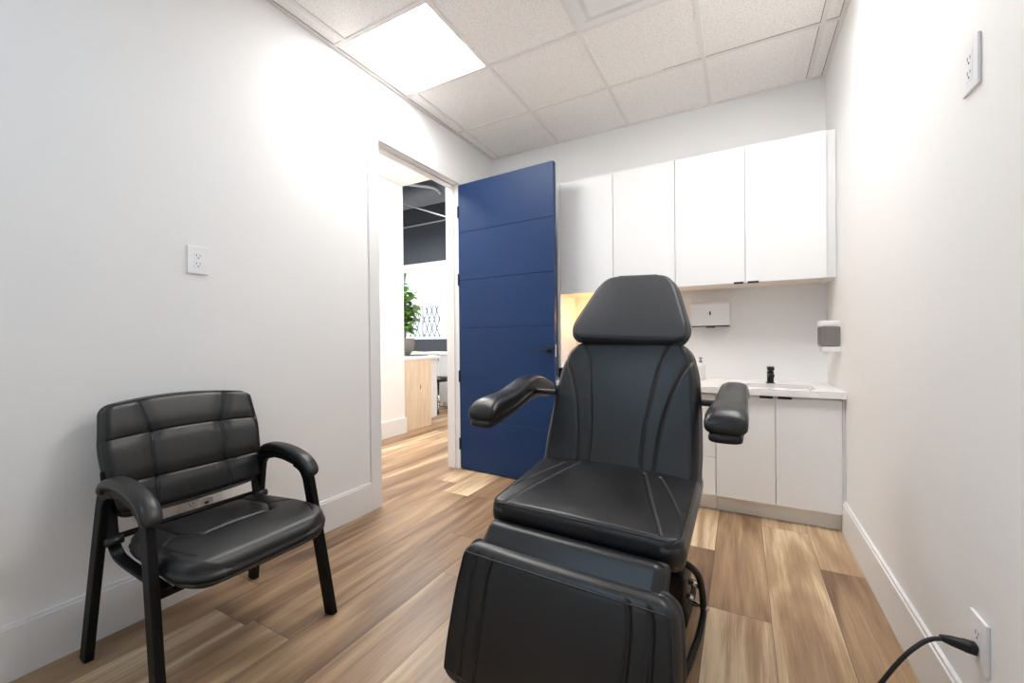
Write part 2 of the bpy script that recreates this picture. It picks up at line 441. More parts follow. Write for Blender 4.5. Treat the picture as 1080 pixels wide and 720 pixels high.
# the blue door, open about ninety degrees
D = empty('door_1', (.004, OY1-.004, 0), math.radians(-3.6), 'open navy blue door with horizontal grooves and black lever handle', 'door'); struct(D)
DW, DT, DH = .912, .042, 2.442
bm = BM(); bx(bm, .003, DW-.001, .003, DT-.003, .012, DH-.002)
gz = [.010, .43, .795, 1.213, 1.62, 2.03, DH]
for a, b in zip(gz, gz[1:]): bx(bm, .002, DW, 0, DT, a+(.0022 if a > .1 else 0), b-(.0022 if b < 2.4 else 0), .0012, 1)
link_mesh('door_leaf', bm, M['door'], D)
for z in (.22, .80, 1.63, 2.21):
    hg = BM(); tube(None, [(.0, -.004, z-.05), (.0, -.004, z+.05)], .007, None, bm=hg); bx(hg, 0.0, .004, 0, .03, z-.05, z+.05)
    link_mesh('hinge', hg, M['hard'], D)
for sgn in (-1, 1):
    y = -.0 if sgn < 0 else DT
    hb = BM(); bx(hb, .845, .897, min(y, y+sgn*.009), max(y, y+sgn*.009), 1.0, 1.052, .002)
    tube(None, [(.871, y, 1.026), (.871, y+sgn*.05, 1.026)], .009, None, bm=hb)
    bx(hb, .735, .881, min(y+sgn*.04, y+sgn*.054), max(y+sgn*.04, y+sgn*.054), 1.020, 1.033, .003)
    link_mesh('handle', hb, M['hard'], D)
box('latch_plate', DW-.0005, DW+.0015, .010, .032, .98, 1.07, M['chrome'], D)

# ------------------------------------------------------------------ ceiling light and air diffuser
cl = empty('ceiling_light', (GX-T/2, GY-1.5*T, H), 0, 'square flat lit panel in the ceiling near the doorway', 'light')
box('diffuser', -.288, .288, -.288, .288, -.0045, .0, M['light'], cl)
bm = BM()
for a in ((-.2925, .2925, -.2925, -.288), (-.2925, .2925, .288, .2925), (-.2925, -.288, -.288, .288), (.288, .2925, -.288, .288)): bx(bm, a[0], a[1], a[2], a[3], -.006, .0)
link_mesh('frame', bm, M['plastic'], cl)
c2 = copy_tree(cl); c2.location = (GX+T*.5, GY-5.5*T, H); c2.children[0].material_slots[0].link = 'OBJECT'; c2.children[0].material_slots[0].material = M['cool_fill']; tag(c2, 'added unseen ceiling panel behind the viewer for cool fill light', 'light')  # unseen panel added for bluish fill and sheen on the chair

c3 = copy_tree(cl); c3.location = (GX+T*2.5, GY-1.5*T, H); tag(c3, 'square flat lit ceiling panel above the right wall, past the air diffuser', 'light')
av = empty('air_vent', (GX+1.5*T, GY-1.5*T, H), 0, 'square white ceiling air diffuser with a stepped centre plate', 'vent')
bm = BM(); h = .293
prof = [(h, -.007), (h-.045, -.010), (h-.075, .004), (h-.095, .03), (h-.075, .032), (h-.04, .012), (h, .0)]
# flange as a ring of square loops
rings = [[bm.verts.new((sx*r, sy*r, z)) for sx, sy in ((-1, -1), (1, -1), (1, 1), (-1, 1))] for r, z in prof[:4]]
for A, B in zip(rings, rings[1:]):
    for i in range(4): bm.faces.new((A[i], A[(i+1) % 4], B[(i+1) % 4], B[i]))
bm.faces.new(rings[-1])
link_mesh('flange', bm, M['plastic'], av)
box('centre_plate', -.20, .20, -.20, .20, -.028, -.018, M['plastic'], av, .004)
for sx in (-1, 1):
    for sy in (-1, 1): box('plate_hanger', sx*.15-.006, sx*.15+.006, sy*.15-.006, sy*.15+.006, -.019, .03, M['plastic'], av)

# ------------------------------------------------------------------ wall and base cabinets
UY, UZ0, UZ1 = -.36, 1.472, 2.366
def door_panel(name, x0, x1, yf, z0, z1, parent, t=.019):
    return box(name, x0+.0018, x1-.0018, yf, yf+t, z0, z1, M['cab'], parent, .0012, 1)
def wall_cabinet(x0, x1, xm, label, handles, filler=None):
    r = empty('wall_cabinet', ((x0+x1)/2, 0, UZ0), 0, label, 'cabinet', 'white wall cabinets')
    cx = (x0+x1)/2; f = lambda x: x-cx
    bm = BM(); bx(bm, f(x0)+.001, f(x1)-.001, UY+.021, 0, .006, UZ1-UZ0)
    link_mesh('body', bm, M['cab'], r)
    box('underside', f(x0)+.002, f(x1)-.002, UY+.022, -.001, .002, .006, M['cab_in'], r)
    for a, b, side in ((x0, xm, 1), (xm, x1, -1)):
        dr = door_panel('door', f(a), f(b), UY, 0, UZ1-UZ0, r)
        hb = BM(); hx = f(b)-.06 if side > 0 else f(a)+.012
        hw_ = .06 if side > 0 else .068
        if side > 0: hx = f(b)-.012-.056
        bx(hb, hx, hx+hw_-.004, UY-.004, UY+.012, -.005, .0, .001); bx(hb, hx, hx+hw_-.004, UY-.004, UY-.001, -.005, .007, .001)
        o = link_mesh('handle', hb, M['hard'], dr)
    if filler:
        box('filler_panel', f(x1)+.001, f(filler)-.0005, -.318, -.300, .003, .905, M['cab'], r, .001)
        box('filler_base', f(x1)+.001, f(filler)-.0005, -.30, -.001, .003, .021, M['cab'], r)
    return r
wall_cabinet(.862, 1.729, 1.288, 'white two-door wall cabinet beside the blue door, above the black headrest', True)
wall_cabinet(1.729, 2.596, 2.162, 'white two-door wall cabinet by the right wall, over the paper towel dispenser', True, W)
tp = box('end_panel', .836, .860, -.362, -.001, .805, UZ1, M['cab'], None, .001)
tag(tp, 'narrow white upright cabinet end panel right beside the blue door', 'panel')

BY, BZ0, BZ1 = -.5727, .108, .757
bc = empty('base_cabinet', (2.312, 0, 0), 0, 'white two-door base cabinet under the sink by the right wall', 'cabinet', 'white base cabinets')
bm = BM(); xa, xb = 1.9925-2.312, 2.632-2.312
for a in ((xa, xa+.016, BY+.021, -.001, .10, .762), (xb-.016, xb, BY+.021, -.001, .10, .762), (xa+.016, xb-.016, BY+.021, -.001, .10, .116), (xa+.016, xb-.016, -.017, -.001, .116, .762), (xa+.016, xb-.016, BY+.021, BY+.037, .70, .762)): bx(bm, *a)
link_mesh('body', bm, M['cab'], bc)
for a, b, s in ((1.991, 2.312, 1), (2.312, 2.632, -1)):
    dr = door_panel('door', a-2.312, b-2.312, BY, BZ0, BZ1-.006, bc)
    hb = BM(); x = (b-2.312-.012-.07) if s > 0 else a-2.312+.012
    bx(hb, x, x+.07, BY-.006, BY+.014, BZ1-.005, BZ1-.001, .001); bx(hb, x, x+.07, BY-.006, BY-.003, BZ1-.013, BZ1-.001, .001)
    link_mesh('handle', hb, M['hard'], dr)
box('filler_panel', 2.634-2.312, W-2.312-.001, BY+.010, BY+.028, .10, .762, M['cab'], bc)
box('toe_kick', 1.9925-2.312, W-2.312-.001, -.508, -.49, .0, .10, M['cab'], bc)
du = empty('drawer_cabinet', (1.7, 0, 0), 0, 'white drawer cabinet behind the big black chair, left of the sink doors', 'cabinet', 'white base cabinets')
box('body', 1.40-1.7, 1.9905-1.7, BY+.021, -.001, .10, .762, M['cab'], du)
for z0, z1 in ((BZ0, .350), (.353, BZ1-.006)):
    dr = door_panel('drawer', 1.40-1.7, 1.990-1.7, BY, z0, z1, du)
    hb = BM(); bx(hb, -.06, .06, BY-.006, BY+.012, z1, z1+.0025, .0008); bx(hb, -.06, .06, BY-.006, BY-.003, z1-.008, z1+.0025, .0008)
    link_mesh('handle', hb, M['hard'], dr)
box('toe_kick', 1.40-1.7, 1.9905-1.7, -.508, -.49, .0, .10, M['cab'], du)
b2 = empty('base_cabinet', (1.13, 0, 0), 0, 'white base cabinet hidden low behind the black chair and blue door', 'cabinet', 'white base cabinets')
box('body', .8625-1.13, 1.3985-1.13, BY+.021, -.001, .10, .762, M['cab'], b2)
for a, b in ((.862, 1.13), (1.13, 1.398)): door_panel('door', a-1.13, b-1.13, BY, BZ0, BZ1-.006, b2)
box('toe_kick', .8625-1.13, 1.3985-1.13, -.508, -.49, 0, .10, M['cab'], b2)

# worktop with a cut-out for the sink
CZ0, CZ1, CF = .764, .802, -.607
SX0, SX1, SY0, SY1 = 2.10, 2.52, -.52, -.255
ct = BM()
for a in ((.836, SX0, CF, -.001), (SX1, W-.001, CF, -.001), (SX0, SX1, CF, SY0), (SX0, SX1, SY1, -.001)): bx(ct, a[0], a[1], a[2], a[3], CZ0, CZ1)
bmesh.ops.remove_doubles(ct, verts=ct.verts, dist=1e-5)
co = link_mesh('countertop', ct, M['quartz']); tag(co, 'white speckled stone countertop over the base cabinets', 'countertop')
sk = empty('sink', ((SX0+SX1)/2, (SY0+SY1)/2, CZ0), 0, 'rectangular basin sunk in the white countertop in front of the black faucet', 'sink')
sw, sd = (SX1-SX0)/2-.003, (SY1-SY0)/2-.003
bm = BM(); t = .004
bx(bm, -sw, -sw+t, -sd, sd, -.13, .031); bx(bm, sw-t, sw, -sd, sd, -.13, .031); bx(bm, -sw+t, sw-t, -sd, -sd+t, -.13, .031); bx(bm, -sw+t, sw-t, sd-t, sd, -.13, .031); bx(bm, -sw+t, sw-t, -sd+t, sd-t, -.134, -.13)
link_mesh('basin', bm, M['plastic'], sk)
link_mesh('drain', lathe(BM(), [(0, -.127), (.02, -.127), (.022, -.129), (.022, -.1305)], 20), M['chrome'], sk, True)
fa = empty('faucet', (2.307, -.195, CZ1), 0, 'small square matte black faucet standing on the white countertop', 'faucet')
box('base_plate', -.025, .025, -.025, .025, 0, .006, M['hard'], fa, .002)
box('body', -.019, .019, -.019, .019, .006, .080, M['hard'], fa, .002)
box('spout', -.0165, .0165, -.13, -.018, .048, .068, M['hard'], fa, .002)
box('lever', -.020, .020, -.065, .020, .088, .112, M['hard'], fa, .002)
box('lever_neck', -.012, .012, -.012, .012, .080, .088, M['hard'], fa)

# paper towel dispenser
pt = empty('paper_towel_dispenser', (1.935, .001, 1.20), 0, 'white metal paper towel dispenser on the back wall under the cabinets', 'dispenser')
bm = BM(); x = .134
sec = [(0, 0.016), (-.092, .0), (-.1, .004), (-.1, .16), (-.095, .172), (-.085, .177), (0, .177)]
A = [bm.verts.new((-x, y, z)) for y, z in sec]; B = [bm.verts.new((x, y, z)) for y, z in sec]
n = len(sec)
for i in range(n): bm.faces.new((A[i], A[(i+1) % n], B[(i+1) % n], B[i]))
bm.faces.new(A); bm.faces.new(B[::-1])
bmesh.ops.bevel(bm, geom=[e for e in bm.edges if abs(e.verts[0].co.x-e.verts[1].co.x) < 1e-5], offset=.006, segments=3, affect='EDGES')
link_mesh('cover', bm, M['plastic'], pt)
sb = BM(); lathe(sb, [(0, 0), (1, 0), (1, 1), (0, 1)], 20, Matrix.Translation((0, -.1005, .092)) @ Matrix.Rotation(PI/2, 4, 'X') @ Matrix.Diagonal((.006, .016, .0015, 1)))
link_mesh('sight_slot', sb, M['slot'], pt)
box('paper_opening', -.126, .126, -.094, -.02, -.007, .008, M['slot'], pt)
box('paper_end', -.03, .03, -.090, -.06, -.014, -.0072, M['slot'], pt, .002)

# soap dispenser on the right wall
sd_ = empty('soap_dispenser', (W+.001, -.40, 1.02), 0, 'white soap dispenser with a grey window on the right wall', 'dispenser')
bm = BM(); bx(bm, -.012, 0, -.056, .056, .0, .186, .003)
bx(bm, -.100, -.01, -.058, .058, .152, .186, .008); bx(bm, -.094, -.01, -.058, .058, .0, .034, .008); bx(bm, -.03, -.01, -.056, .056, .03, .16)
link_mesh('body', bm, M['plastic'], sd_)
box('tank', -.0985, -.005, -.0605, .0605, .0345, .1515, M['smoke'], sd_, .006, 3)
bm = BM()
for y in (-.045, -.015, .015, .045): bx(bm, -.1005, -.0975, y-.004, y+.004, .04, .148, .001)
for x in (-.08, -.055, -.03): bx(bm, x-.003, x+.003, -.0615, -.0590, .04, .148, .0008)
link_mesh('tank_rib', bm, M['smoke'], sd_)
box('nozzle', -.075, -.05, -.014, .014, -.012, .0, M['plastic'], sd_, .003)

bo = empty('soap_bottle', (1.872, -.14, CZ1), 0, 'slim white pump bottle on the countertop beside the black chair back', 'bottle')
link_mesh('body', lathe(BM(), [(0, 0), (.028, 0), (.031, .004), (.031, .10), (.027, .115), (.012, .122), (.012, .128), (0, .128)], 24), M['bottle'], bo, True)
link_mesh('pump', lathe(BM(), [(0, .1285), (.013, .1285), (.013, .14), (.005, .142), (.005, .152), (.012, .154), (.012, .166), (0, .167)], 20), M['greycap'], bo, True)
box('spout', -.006, .006, -.034, -.0115, .156, .164, M['greycap'], bo, .002)

kb = empty('black_box', (.91, -.44, CZ1), 0, 'small black box on the countertop edge just right of the blue door', 'box')  # plain black box, not a known device
box('body', -.03, .03, -.03, .03, .004, .085, M['hard'], kb, .006)
box('foot', -.027, .027, -.027, .027, .0, .004, M['rubber'], kb)
# warm lamp on the worktop, behind the headrest
ul = empty('globe_lamp', (1.04, -.17, CZ1), 0, 'small warm glowing globe lamp on the countertop behind the headrest', 'lamp')
link_mesh('base', lathe(BM(), [(0, 0), (.055, 0), (.058, .008), (.02, .022), (.009, .04), (.009, .415), (.03, .42), (.03, .43), (0, .43)], 24), M['hard'], ul, True)
link_mesh('globe', lathe(BM(), [(.0, .43)]+[(.055*math.sin(PI*t/12), .485-.055*math.cos(PI*t/12)) for t in range(1, 12)]+[(0, .54)], 24), M['warm'], ul, True)

# ------------------------------------------------------------------ outlets
def outlet(loc, rz, label, w=.084, h=.124):
    r = empty('wall_outlet', loc, rz, label, 'outlet')         # local -y faces the room
    box('plate', -w/2, w/2, -.007, 0, -h/2, h/2, M['plate'], r, .002)
    box('receptacle', -.018, .018, -.0078, -.006, -.036, .036, M['plate'], r, .001)
    for dz in (.018, -.018):
        sb = BM()
        for x, hh in ((-.007, .005), (.007, .004)): bx(sb, x-.0012, x+.0012, -.0082, -.0077, dz+.003-hh, dz+.003+hh)
        lathe(sb, [(0, 0), (.003, 0), (.003, .0005), (0, .0005)], 10, Matrix.Translation((0, -.0077, dz-.009)) @ Matrix.Rotation(PI/2, 4, 'X'))
        link_mesh('slot', sb, M['slot'], r)
    return r
outlet((0, -2.543, 1.480), PI/2, 'white wall outlet high on the left wall above the guest chair')
outlet((0, -2.585, .385), PI/2, 'white wall outlet low on the left wall behind the guest chair')
outlet((W, -2.037, 1.785), -PI/2, 'white wall outlet high on the right wall')
outlet((W, -2.068, .360), -PI/2, 'white wall outlet low on the right wall with a black plug in it')
pa = empty('plug_adapter', (.0105, -2.545, .395), PI/2, 'white plug-in adapter seen under the guest chair backrest', 'adapter')
box('body', -.03, .03, -.045, 0, -.03, .033, M['plastic'], pa, .005, 3)
box('port', -.008, .008, -.0462, -.0448, .004, .014, M['slot'], pa)

# ------------------------------------------------------------------ power cord at the right wall
pc = empty('power_cord', (2.60, -2.068, .34), 0, 'black power cord drooping from the low right wall outlet', 'cord')
bm = BM(); o = Vector((2.60, -2.068, .34))
sweep(bm, [(W-.0098, -2.066, .340), (W-.030, -2.066, .342), (W-.032, -2.066, .342), (W-.055, -2.068, .346), (W-.075, -2.070, .349)], rrect(.026, .026, .006), up=(0, 0, 1), scale=[1, 1, .92, .75, .45])
frame_rot(bm, lambda v: v-o); link_mesh('plug', bm, M['rubber'], pc, True)
pts = cr([(W-.070, -2.07, .347), (W-.094, -2.08, .344), (W-.118, -2.09, .330), (W-.152, -2.10, .292), (W-.190, -2.11, .232), (W-.236, -2.12, .145), (W-.285, -2.14, .045), (W-.35, -2.18, .0075), (W-.45, -2.28, .0065), (W-.56, -2.47, .0065), (W-.62, -2.75, .0065)], 8)
tube('cable', [p-o for p in pts], .0052, M['rubber'], pc)

# ------------------------------------------------------------------ treatment chair (own frame: x right, y back)
EX = empty('treatment_chair', (1.668, -1.815, 0), math.radians(-2.7), 'large black padded treatment chair with headrest and footrest in the room centre', 'treatment chair')
# seat
sn = Vector((0, -.1375, .9905)).normalized(); sy = Vector((0, .9905, .1375)).normalized()
def m_seat(a, b, h):
    return Vector((0, .006, .577))+Vector((a, 0, 0))+sy*(b-.006)+sn*(h-.10)
hws = hw_fn([(-.41, .337), (.006, .328), (.14, .322)])
gl = [[(-.197, -.03), (-.25, -.135), (-.30, -.25), (-.335, -.34)], [(-.135, -.02), (-.195, -.19), (-.27, -.385)]]
gr_ = [[(-x, y) for x, y in g] for g in gl]
grS = [(cr([(x, y, 0) for x, y in g], 6), .0050, .0050) for g in gl+gr_]
grS = [([(p.x, p.y) for p in a], d, w) for a, d, w in grS]+[([(-.19, .01), (0, -.015), (.19, .01)], .0, .01)]
pad('seat_cushion', M['leather'], EX, m_seat, hws, -.412, .14, .10, .026, .045, .03, grS, .020, 190, 140)
seat = EX.children[-1]
tube('piping', pad_edge(m_seat, hws, -.412, .14, .10, .026, .045, .03, .010, .0008, crown=.020), .0028, M['pipe'], seat, 8, True)
box('seat_base', -.30, .30, -.33, .22, .40, .440, M['black'], EX, .01)
# pad between seat and footrest
mu = Vector((0, .7, .714)).normalized(); mn = Vector((0, -.714, .7)).normalized()
def m_mid(a, b, h): return Vector((a, -.522, .412))+mu*b+mn*(h-.07)
pad('calf_pad', M['leather'], EX, m_mid, hw_fn([(0, .305), (.3, .300)]), -.03, .105, .07, .034, .012, .012, (), .004, 70, 40)
# footrest
fu = Vector((0, .106, .347)).normalized(); fn = Vector((0, -.347, .106)).normalized()
def m_foot(a, b, h): return Vector((a, -.664, .050))+fu*b+fn*(h-.09)
hwf = hw_fn([(-.03, .354), (.1, .362), (.25, .360), (.36, .350), (.42, .335)], .03)
gf = [[(-.28, .364), (-.290, .28), (-.278, -.03)], [(-.222, .364), (-.230, .28), (-.220, -.03)]]
gf += [[(-x, y) for x, y in g] for g in gf]
grF = [([(p.x, p.y) for p in cr([(x, y, 0) for x, y in g], 6)], .0095, .0060) for g in gf]
pad('footrest', M['leather'], EX, m_foot, hwf, -.022, .403, .09, .048, .05, .04, grF, .012, 190, 100, .028)
foot = EX.children[-1]
tube('piping', pad_edge(m_foot, hwf, -.022, .403, .09, .048, .05, .04, .038, .0008, crown=.012, erx=.028, insx=.018), .0028, M['pipe'], foot, 8, True)
for s in (-1, 1): box('footrest_arm', s*.18-.02, s*.18+.02, -.53, -.10, .33, .37, M['black'], EX, .004)
# backrest
Ab = math.radians(21); bu = Vector((0, math.sin(Ab), math.cos(Ab))); bn = Vector((0, -math.cos(Ab), math.sin(Ab)))
def m_back(a, b, h):
    dish = .010*(a/.33)**2
    return Vector((a, .01, .57))+bu*b+bn*(h-.095+dish)
hwb = hw_fn([(-.06, .322), (0, .325), (.117, .326), (.266, .318), (.40, .306), (.44, .300), (.51, .280), (.56, .258), (.58, .250)], .02)
gb = [[(-.300, .52), (-.282, .480), (-.236, .393), (-.195, .270), (-.172, .145), (-.162, .03), (-.160, -.06)],
      [(-.188, .60), (-.182, .545), (-.153, .438), (-.130, .288), (-.113, .163), (-.110, .03), (-.110, -.06)]]
gb += [[(-x, y) for x, y in g] for g in gb]
grB = [([(p.x, p.y) for p in cr([(x, y, 0) for x, y in g], 6)], .0070, .0050, 1) for g in gb]
pad('backrest', M['leather'], EX, m_back, hwb, -.055, .578, .095, .034, .03, .075, grB, .012, 190, 140)
back = EX.children[-1]
def m_shell(a, b, h): return m_back(a, b, h-.03)
pad('back_shell', M['black'], EX, m_shell, hw_fn([(-.03, .30), (.4, .285), (.55, .23)], .02), -.03, .545, .035, .012, .03, .06, (), 0, 30, 30)
# headrest
Ah = math.radians(29); hu = Vector((0, math.sin(Ah), math.cos(Ah))); hn = Vector((0, -math.cos(Ah), math.sin(Ah)))
rl = math.radians(2.6); HX = Vector((math.cos(rl), 0, -math.sin(rl)))
def m_head(a, b, h):
    u2 = hu+Vector((math.sin(rl), 0, 0)); bow = -.010*(a/.26)**2*(1-b/.33)
    return Vector((.002, .196, 1.136))+HX*a+u2*(b+bow*0)+hn*(h-.07+.012*(a/.26)**2)
hwh = hw_fn([(-.034, .232), (-.02, .250), (.0, .261), (.02, .264), (.045, .262), (.08, .251), (.16, .222), (.24, .193), (.285, .168), (.310, .140), (.326, .105)], .018)
pad('headrest', M['headvinyl'], EX, m_head, hwh, -.036, .328, .07, .026, .02, .035, (), .010, 90, 70)
head = EX.children[-1]
tube('piping', pad_edge(m_head, hwh, -.036, .328, .07, .026, .02, .035, .010, .0003, crown=.010), .0024, M['pipe'], head, 8, True)
bm = BM()
for x in (-.06, .06): tube(None, [Vector((x, .235, 1.00)), Vector((x, .30, 1.16)), Vector((x, .34, 1.24))], .008, None, bm=bm)
link_mesh('headrest_post', bm, M['chrome'], EX, True)
# armrests: a padded S-shaped rest over a plastic shell, on a bracket from the backrest side
def ease(t): return math.sqrt(max(0, 1-(1-min(t, 1))**2))
def arm(s, dy, dz, hump=0):
    top = cr([(0, .315, .880), (0, .27, .912), (0, .17, .940), (0, .08, .938), (0, .0, .915), (0, -.08, .892), (0, -.16, .884), (0, -.24, .872), (0, -.295, .835)], 8)
    low = cr([(0, .315, .845), (0, .27, .848), (0, .17, .858), (0, .08, .856), (0, .0, .838), (0, -.08, .818), (0, -.16, .804), (0, -.24, .792), (0, -.295, .788)], 8)
    AX = .436 if s < 0 else .431
    sh = lambda p: p+Vector((0, dy, dz-hump*min(1, max(0, (p.y+.25)/.3))))
    top = [sh(p) for p in top]; low = [sh(p) for p in low]
    N = len(top); bm = BM(); rings = []
    for i in range(N):
        u = i/(N-1); k = ease(u/.07)*ease((1-u)/.07); k = max(k, .05)
        c = (top[i]+low[i])/2; d = (top[i]-low[i])/2
        w = (.050+.014*min(1, max(0, (u-.35)/.5)))*(k**.6)
        ring = []
        for j in range(28):
            a = 2*PI*j/28; e = 2.9
            cx = math.copysign(abs(math.cos(a))**(2/e), math.cos(a)); sx = math.copysign(abs(math.sin(a))**(2/e), math.sin(a))
            ring.append(bm.verts.new(Vector((s*AX+cx*w, c.y, c.z))+d*sx*k))
        rings.append(ring)
    for A, B in zip(rings, rings[1:]):
        for j in range(28): bm.faces.new((A[j], A[(j+1) % 28], B[(j+1) % 28], B[j]))
    bm.faces.new(rings[0]); bm.faces.new(rings[-1][::-1])
    ar = link_mesh('armrest', bm, M['leather'], EX, True)
    # seam around the top panel
    L1, L2 = [], []
    for i in range(2, N-1):
        u = i/(N-1); k = ease(u/.07)*ease((1-u)/.07)
        w = (.050+.014*min(1, max(0, (u-.35)/.5)))*(k**.6)
        a = math.radians(38); e = 2.9
        cx = math.cos(a)**(2/e); sx = math.sin(a)**(2/e); c = (top[i]+low[i])/2; d = (top[i]-low[i])/2
        L1.append(Vector((s*AX+cx*w, c.y, c.z))+d*sx*k); L2.append(Vector((s*AX-cx*w, c.y, c.z))+d*sx*k)
    tube('seam', L1+L2[::-1], .0016, M['pipe'], ar, 6, True)
    # lower shell
    bm = BM(); rings = []
    for i in range(4, N):
        u = i/(N-1); k = max(ease((u-.08)/.06), .05)*max(ease((1-u)/.05), .05)
        c = low[i]-Vector((0, 0, .008)); w = (.040+.010*min(1, max(0, (u-.35)/.5)))*k**.6
        d = .017*k
        rings.append([bm.verts.new((s*AX+px*w, c.y-(.0), c.z+pz*d)) for px, pz in [(math.copysign(abs(math.cos(2*PI*j/20))**.6, math.cos(2*PI*j/20)), math.copysign(abs(math.sin(2*PI*j/20))**.6, math.sin(2*PI*j/20))) for j in range(20)]])
    for A, B in zip(rings, rings[1:]):
        for j in range(20): bm.faces.new((A[j], A[(j+1) % 20], B[(j+1) % 20], B[j]))
    bm.faces.new(rings[0]); bm.faces.new(rings[-1][::-1])
    link_mesh('shell', bm, M['hard'], ar, True)
    bm = BM(); tube(None, [(s*.285, .10+dy, (.835 if s > 0 else .872)+dz), (s*.43, .10+dy, (.835 if s > 0 else .872)+dz)], .013, None, bm=bm, n=16)
    link_mesh('arm_bracket', bm, M['hard'], EX)
arm(-1, -.03, -.004); arm(1, .085, .012, .022)
# base, column, drive unit, hoses
box('floor_base', -.26, .282, .0, .27, .0, .080, M['black'], EX, .022, 4)
box('base_rim', -.235, .262, .022, .248, .081, .098, M['black'], EX, .008, 3)
box('pedestal', -.17, .17, .05, .225, .098, .43, M['black'], EX, .02, 3)
box('drive_unit', .165, .285, -.035, .10, .112, .225, M['hard'], EX, .012, 3, True)
box('drive_cap', .185, .268, -.02, .085, .226, .245, M['rubber'], EX, .006, 3)
bm = BM(); bx(bm, .172, .19, -.01, .05, .12, .30, .002); bx(bm, .20, .262, -.004, .012, .215, .26, .003); tube(None, [(.18, -.02, .22), (.26, -.02, .225)], .007, None, bm=bm)
link_mesh('drive_bracket', bm, M['black'], EX)
bm = BM()
for p, q, r in (((.283, .03, .185), (.322, .03, .175), .010), ((.283, -.01, .15), (.308, -.01, .15), .009), ((.295, .045, .098), (.354, .045, .092), .009), ((.20, -.03, .17), (.20, -.03, .235), .007)):
    tube('connector', [p, q], r, M['chrome'], EX)
hp = cr([(.20, .0, .26), (.24, -.03, .292), (.292, -.045, .286), (.324, -.02, .245), (.333, .02, .17), (.334, .045, .095)], 8)
tube('hose', hp, .0125, M['rubber'], EX, 12)
cp = cr([(.334, .045, .10), (.334, .035, .07), (.328, -.03, .034), (.318, -.13, .018), (.305, -.26, .016), (.28, -.42, .016)], 40)
tube('corrugated_hose', cp, .0115, M['rubber'], EX, 12, scale=[1.0 if i % 4 < 2 else .78 for i in range(len(cp))])

# ------------------------------------------------------------------ guest chair (own frame: x forward, y towards the far arm)
GC = empty('guest_chair', (.40, -2.66, 0), 0, 'low black leather guest chair with metal legs against the left wall', 'chair')
Y0, Y1 = -.29, .285
def gx_(p):
    y = p[1]
    if abs(abs(y)-.2875) < .004: y *= 1-.065*min(p[2], .66)/.6
    return Vector((p[0]-.40, y, p[2]))
barS = rrect(.022, .040, .005)
def legbar(name, pts, y):
    bm = BM(); sweep(bm, [gx_((x, y, z)) for x, z in pts], barS, up=(0, 1, 0)); 
    return link_mesh(name, bm, M['black'], GC)
def barpath(pts): return [(p.x, p.z) for p in cr([(x, 0, z) for x, z in pts], 6)]
for y in (Y0, Y1):
    # section: s along the in-plane normal, t along y
    global_sec = rrect(.040, .024, .005); leg_sec = rrect(.052, .026, .006)
    for nm, pth in (('leg', [(.105, .0), (.150, .25), (.205, .54), (.222, .585), (.255, .612), (.30, .622)]), ('leg', [(.655, .0), (.605, .25), (.553, .50), (.540, .550), (.515, .585), (.47, .605)])):
        bm = BM()
        sweep(bm, [gx_((x, y, z)) for x, z in barpath(pth)], leg_sec, up=(0, 1, 0)); link_mesh(nm, bm, M['black'], GC)
    bm = BM(); sweep(bm, [gx_((x, y, z)) for x, z in barpath([(.285, .621), (.38, .621), (.48, .604)])], global_sec, up=(0, 1, 0)); link_mesh('arm_bar', bm, M['black'], GC)
    # padded arm
    top = cr([(.228, 0, .602), (.255, 0, .638), (.31, 0, .653), (.40, 0, .653), (.49, 0, .636), (.548, 0, .606), (.578, 0, .560)], 8)
    bm = BM(); sc = [max(.25, ease(i/4)*ease((len(top)-1-i)/5)) for i in range(len(top))]
    sec = [(math.copysign(abs(math.sin(2*PI*j/20))**.75, math.sin(2*PI*j/20))*.0175, math.copysign(abs(math.cos(2*PI*j/20))**.75, math.cos(2*PI*j/20))*.029) for j in range(20)]
    sweep(bm, [gx_((p.x, y, p.z-.004)) for p in top], sec, up=(0, 1, 0), scale=sc)
    link_mesh('armrest', bm, M['leather2'], GC, True)
    # L-shaped support from the backrest down and forward under the seat
    ys = y*.86
    bm = BM(); sweep(bm, [gx_((x, ys, z)) for x, z in barpath([(.165, .66), (.195, .52), (.212, .435), (.245, .395), (.32, .375), (.60, .362)])], rrect(.012, .034, .003), up=(0, 1, 0))
    link_mesh('support_bar', bm, M['black'], GC)
    bm = BM(); sg = math.copysign(1, y)
    tube(None, [gx_((.235, ys-sg*.02, .43)), gx_((.235, ys+sg*.028, .43))], .014, None, bm=bm, n=14); link_mesh('bolt_cap', bm, M['hard'], GC, True)
for x, z in ((.20, .43), (.585, .345)): tube('cross_bar', [gx_((x, Y0, z)), gx_((x, Y1, z))], .011, M['black'], GC)
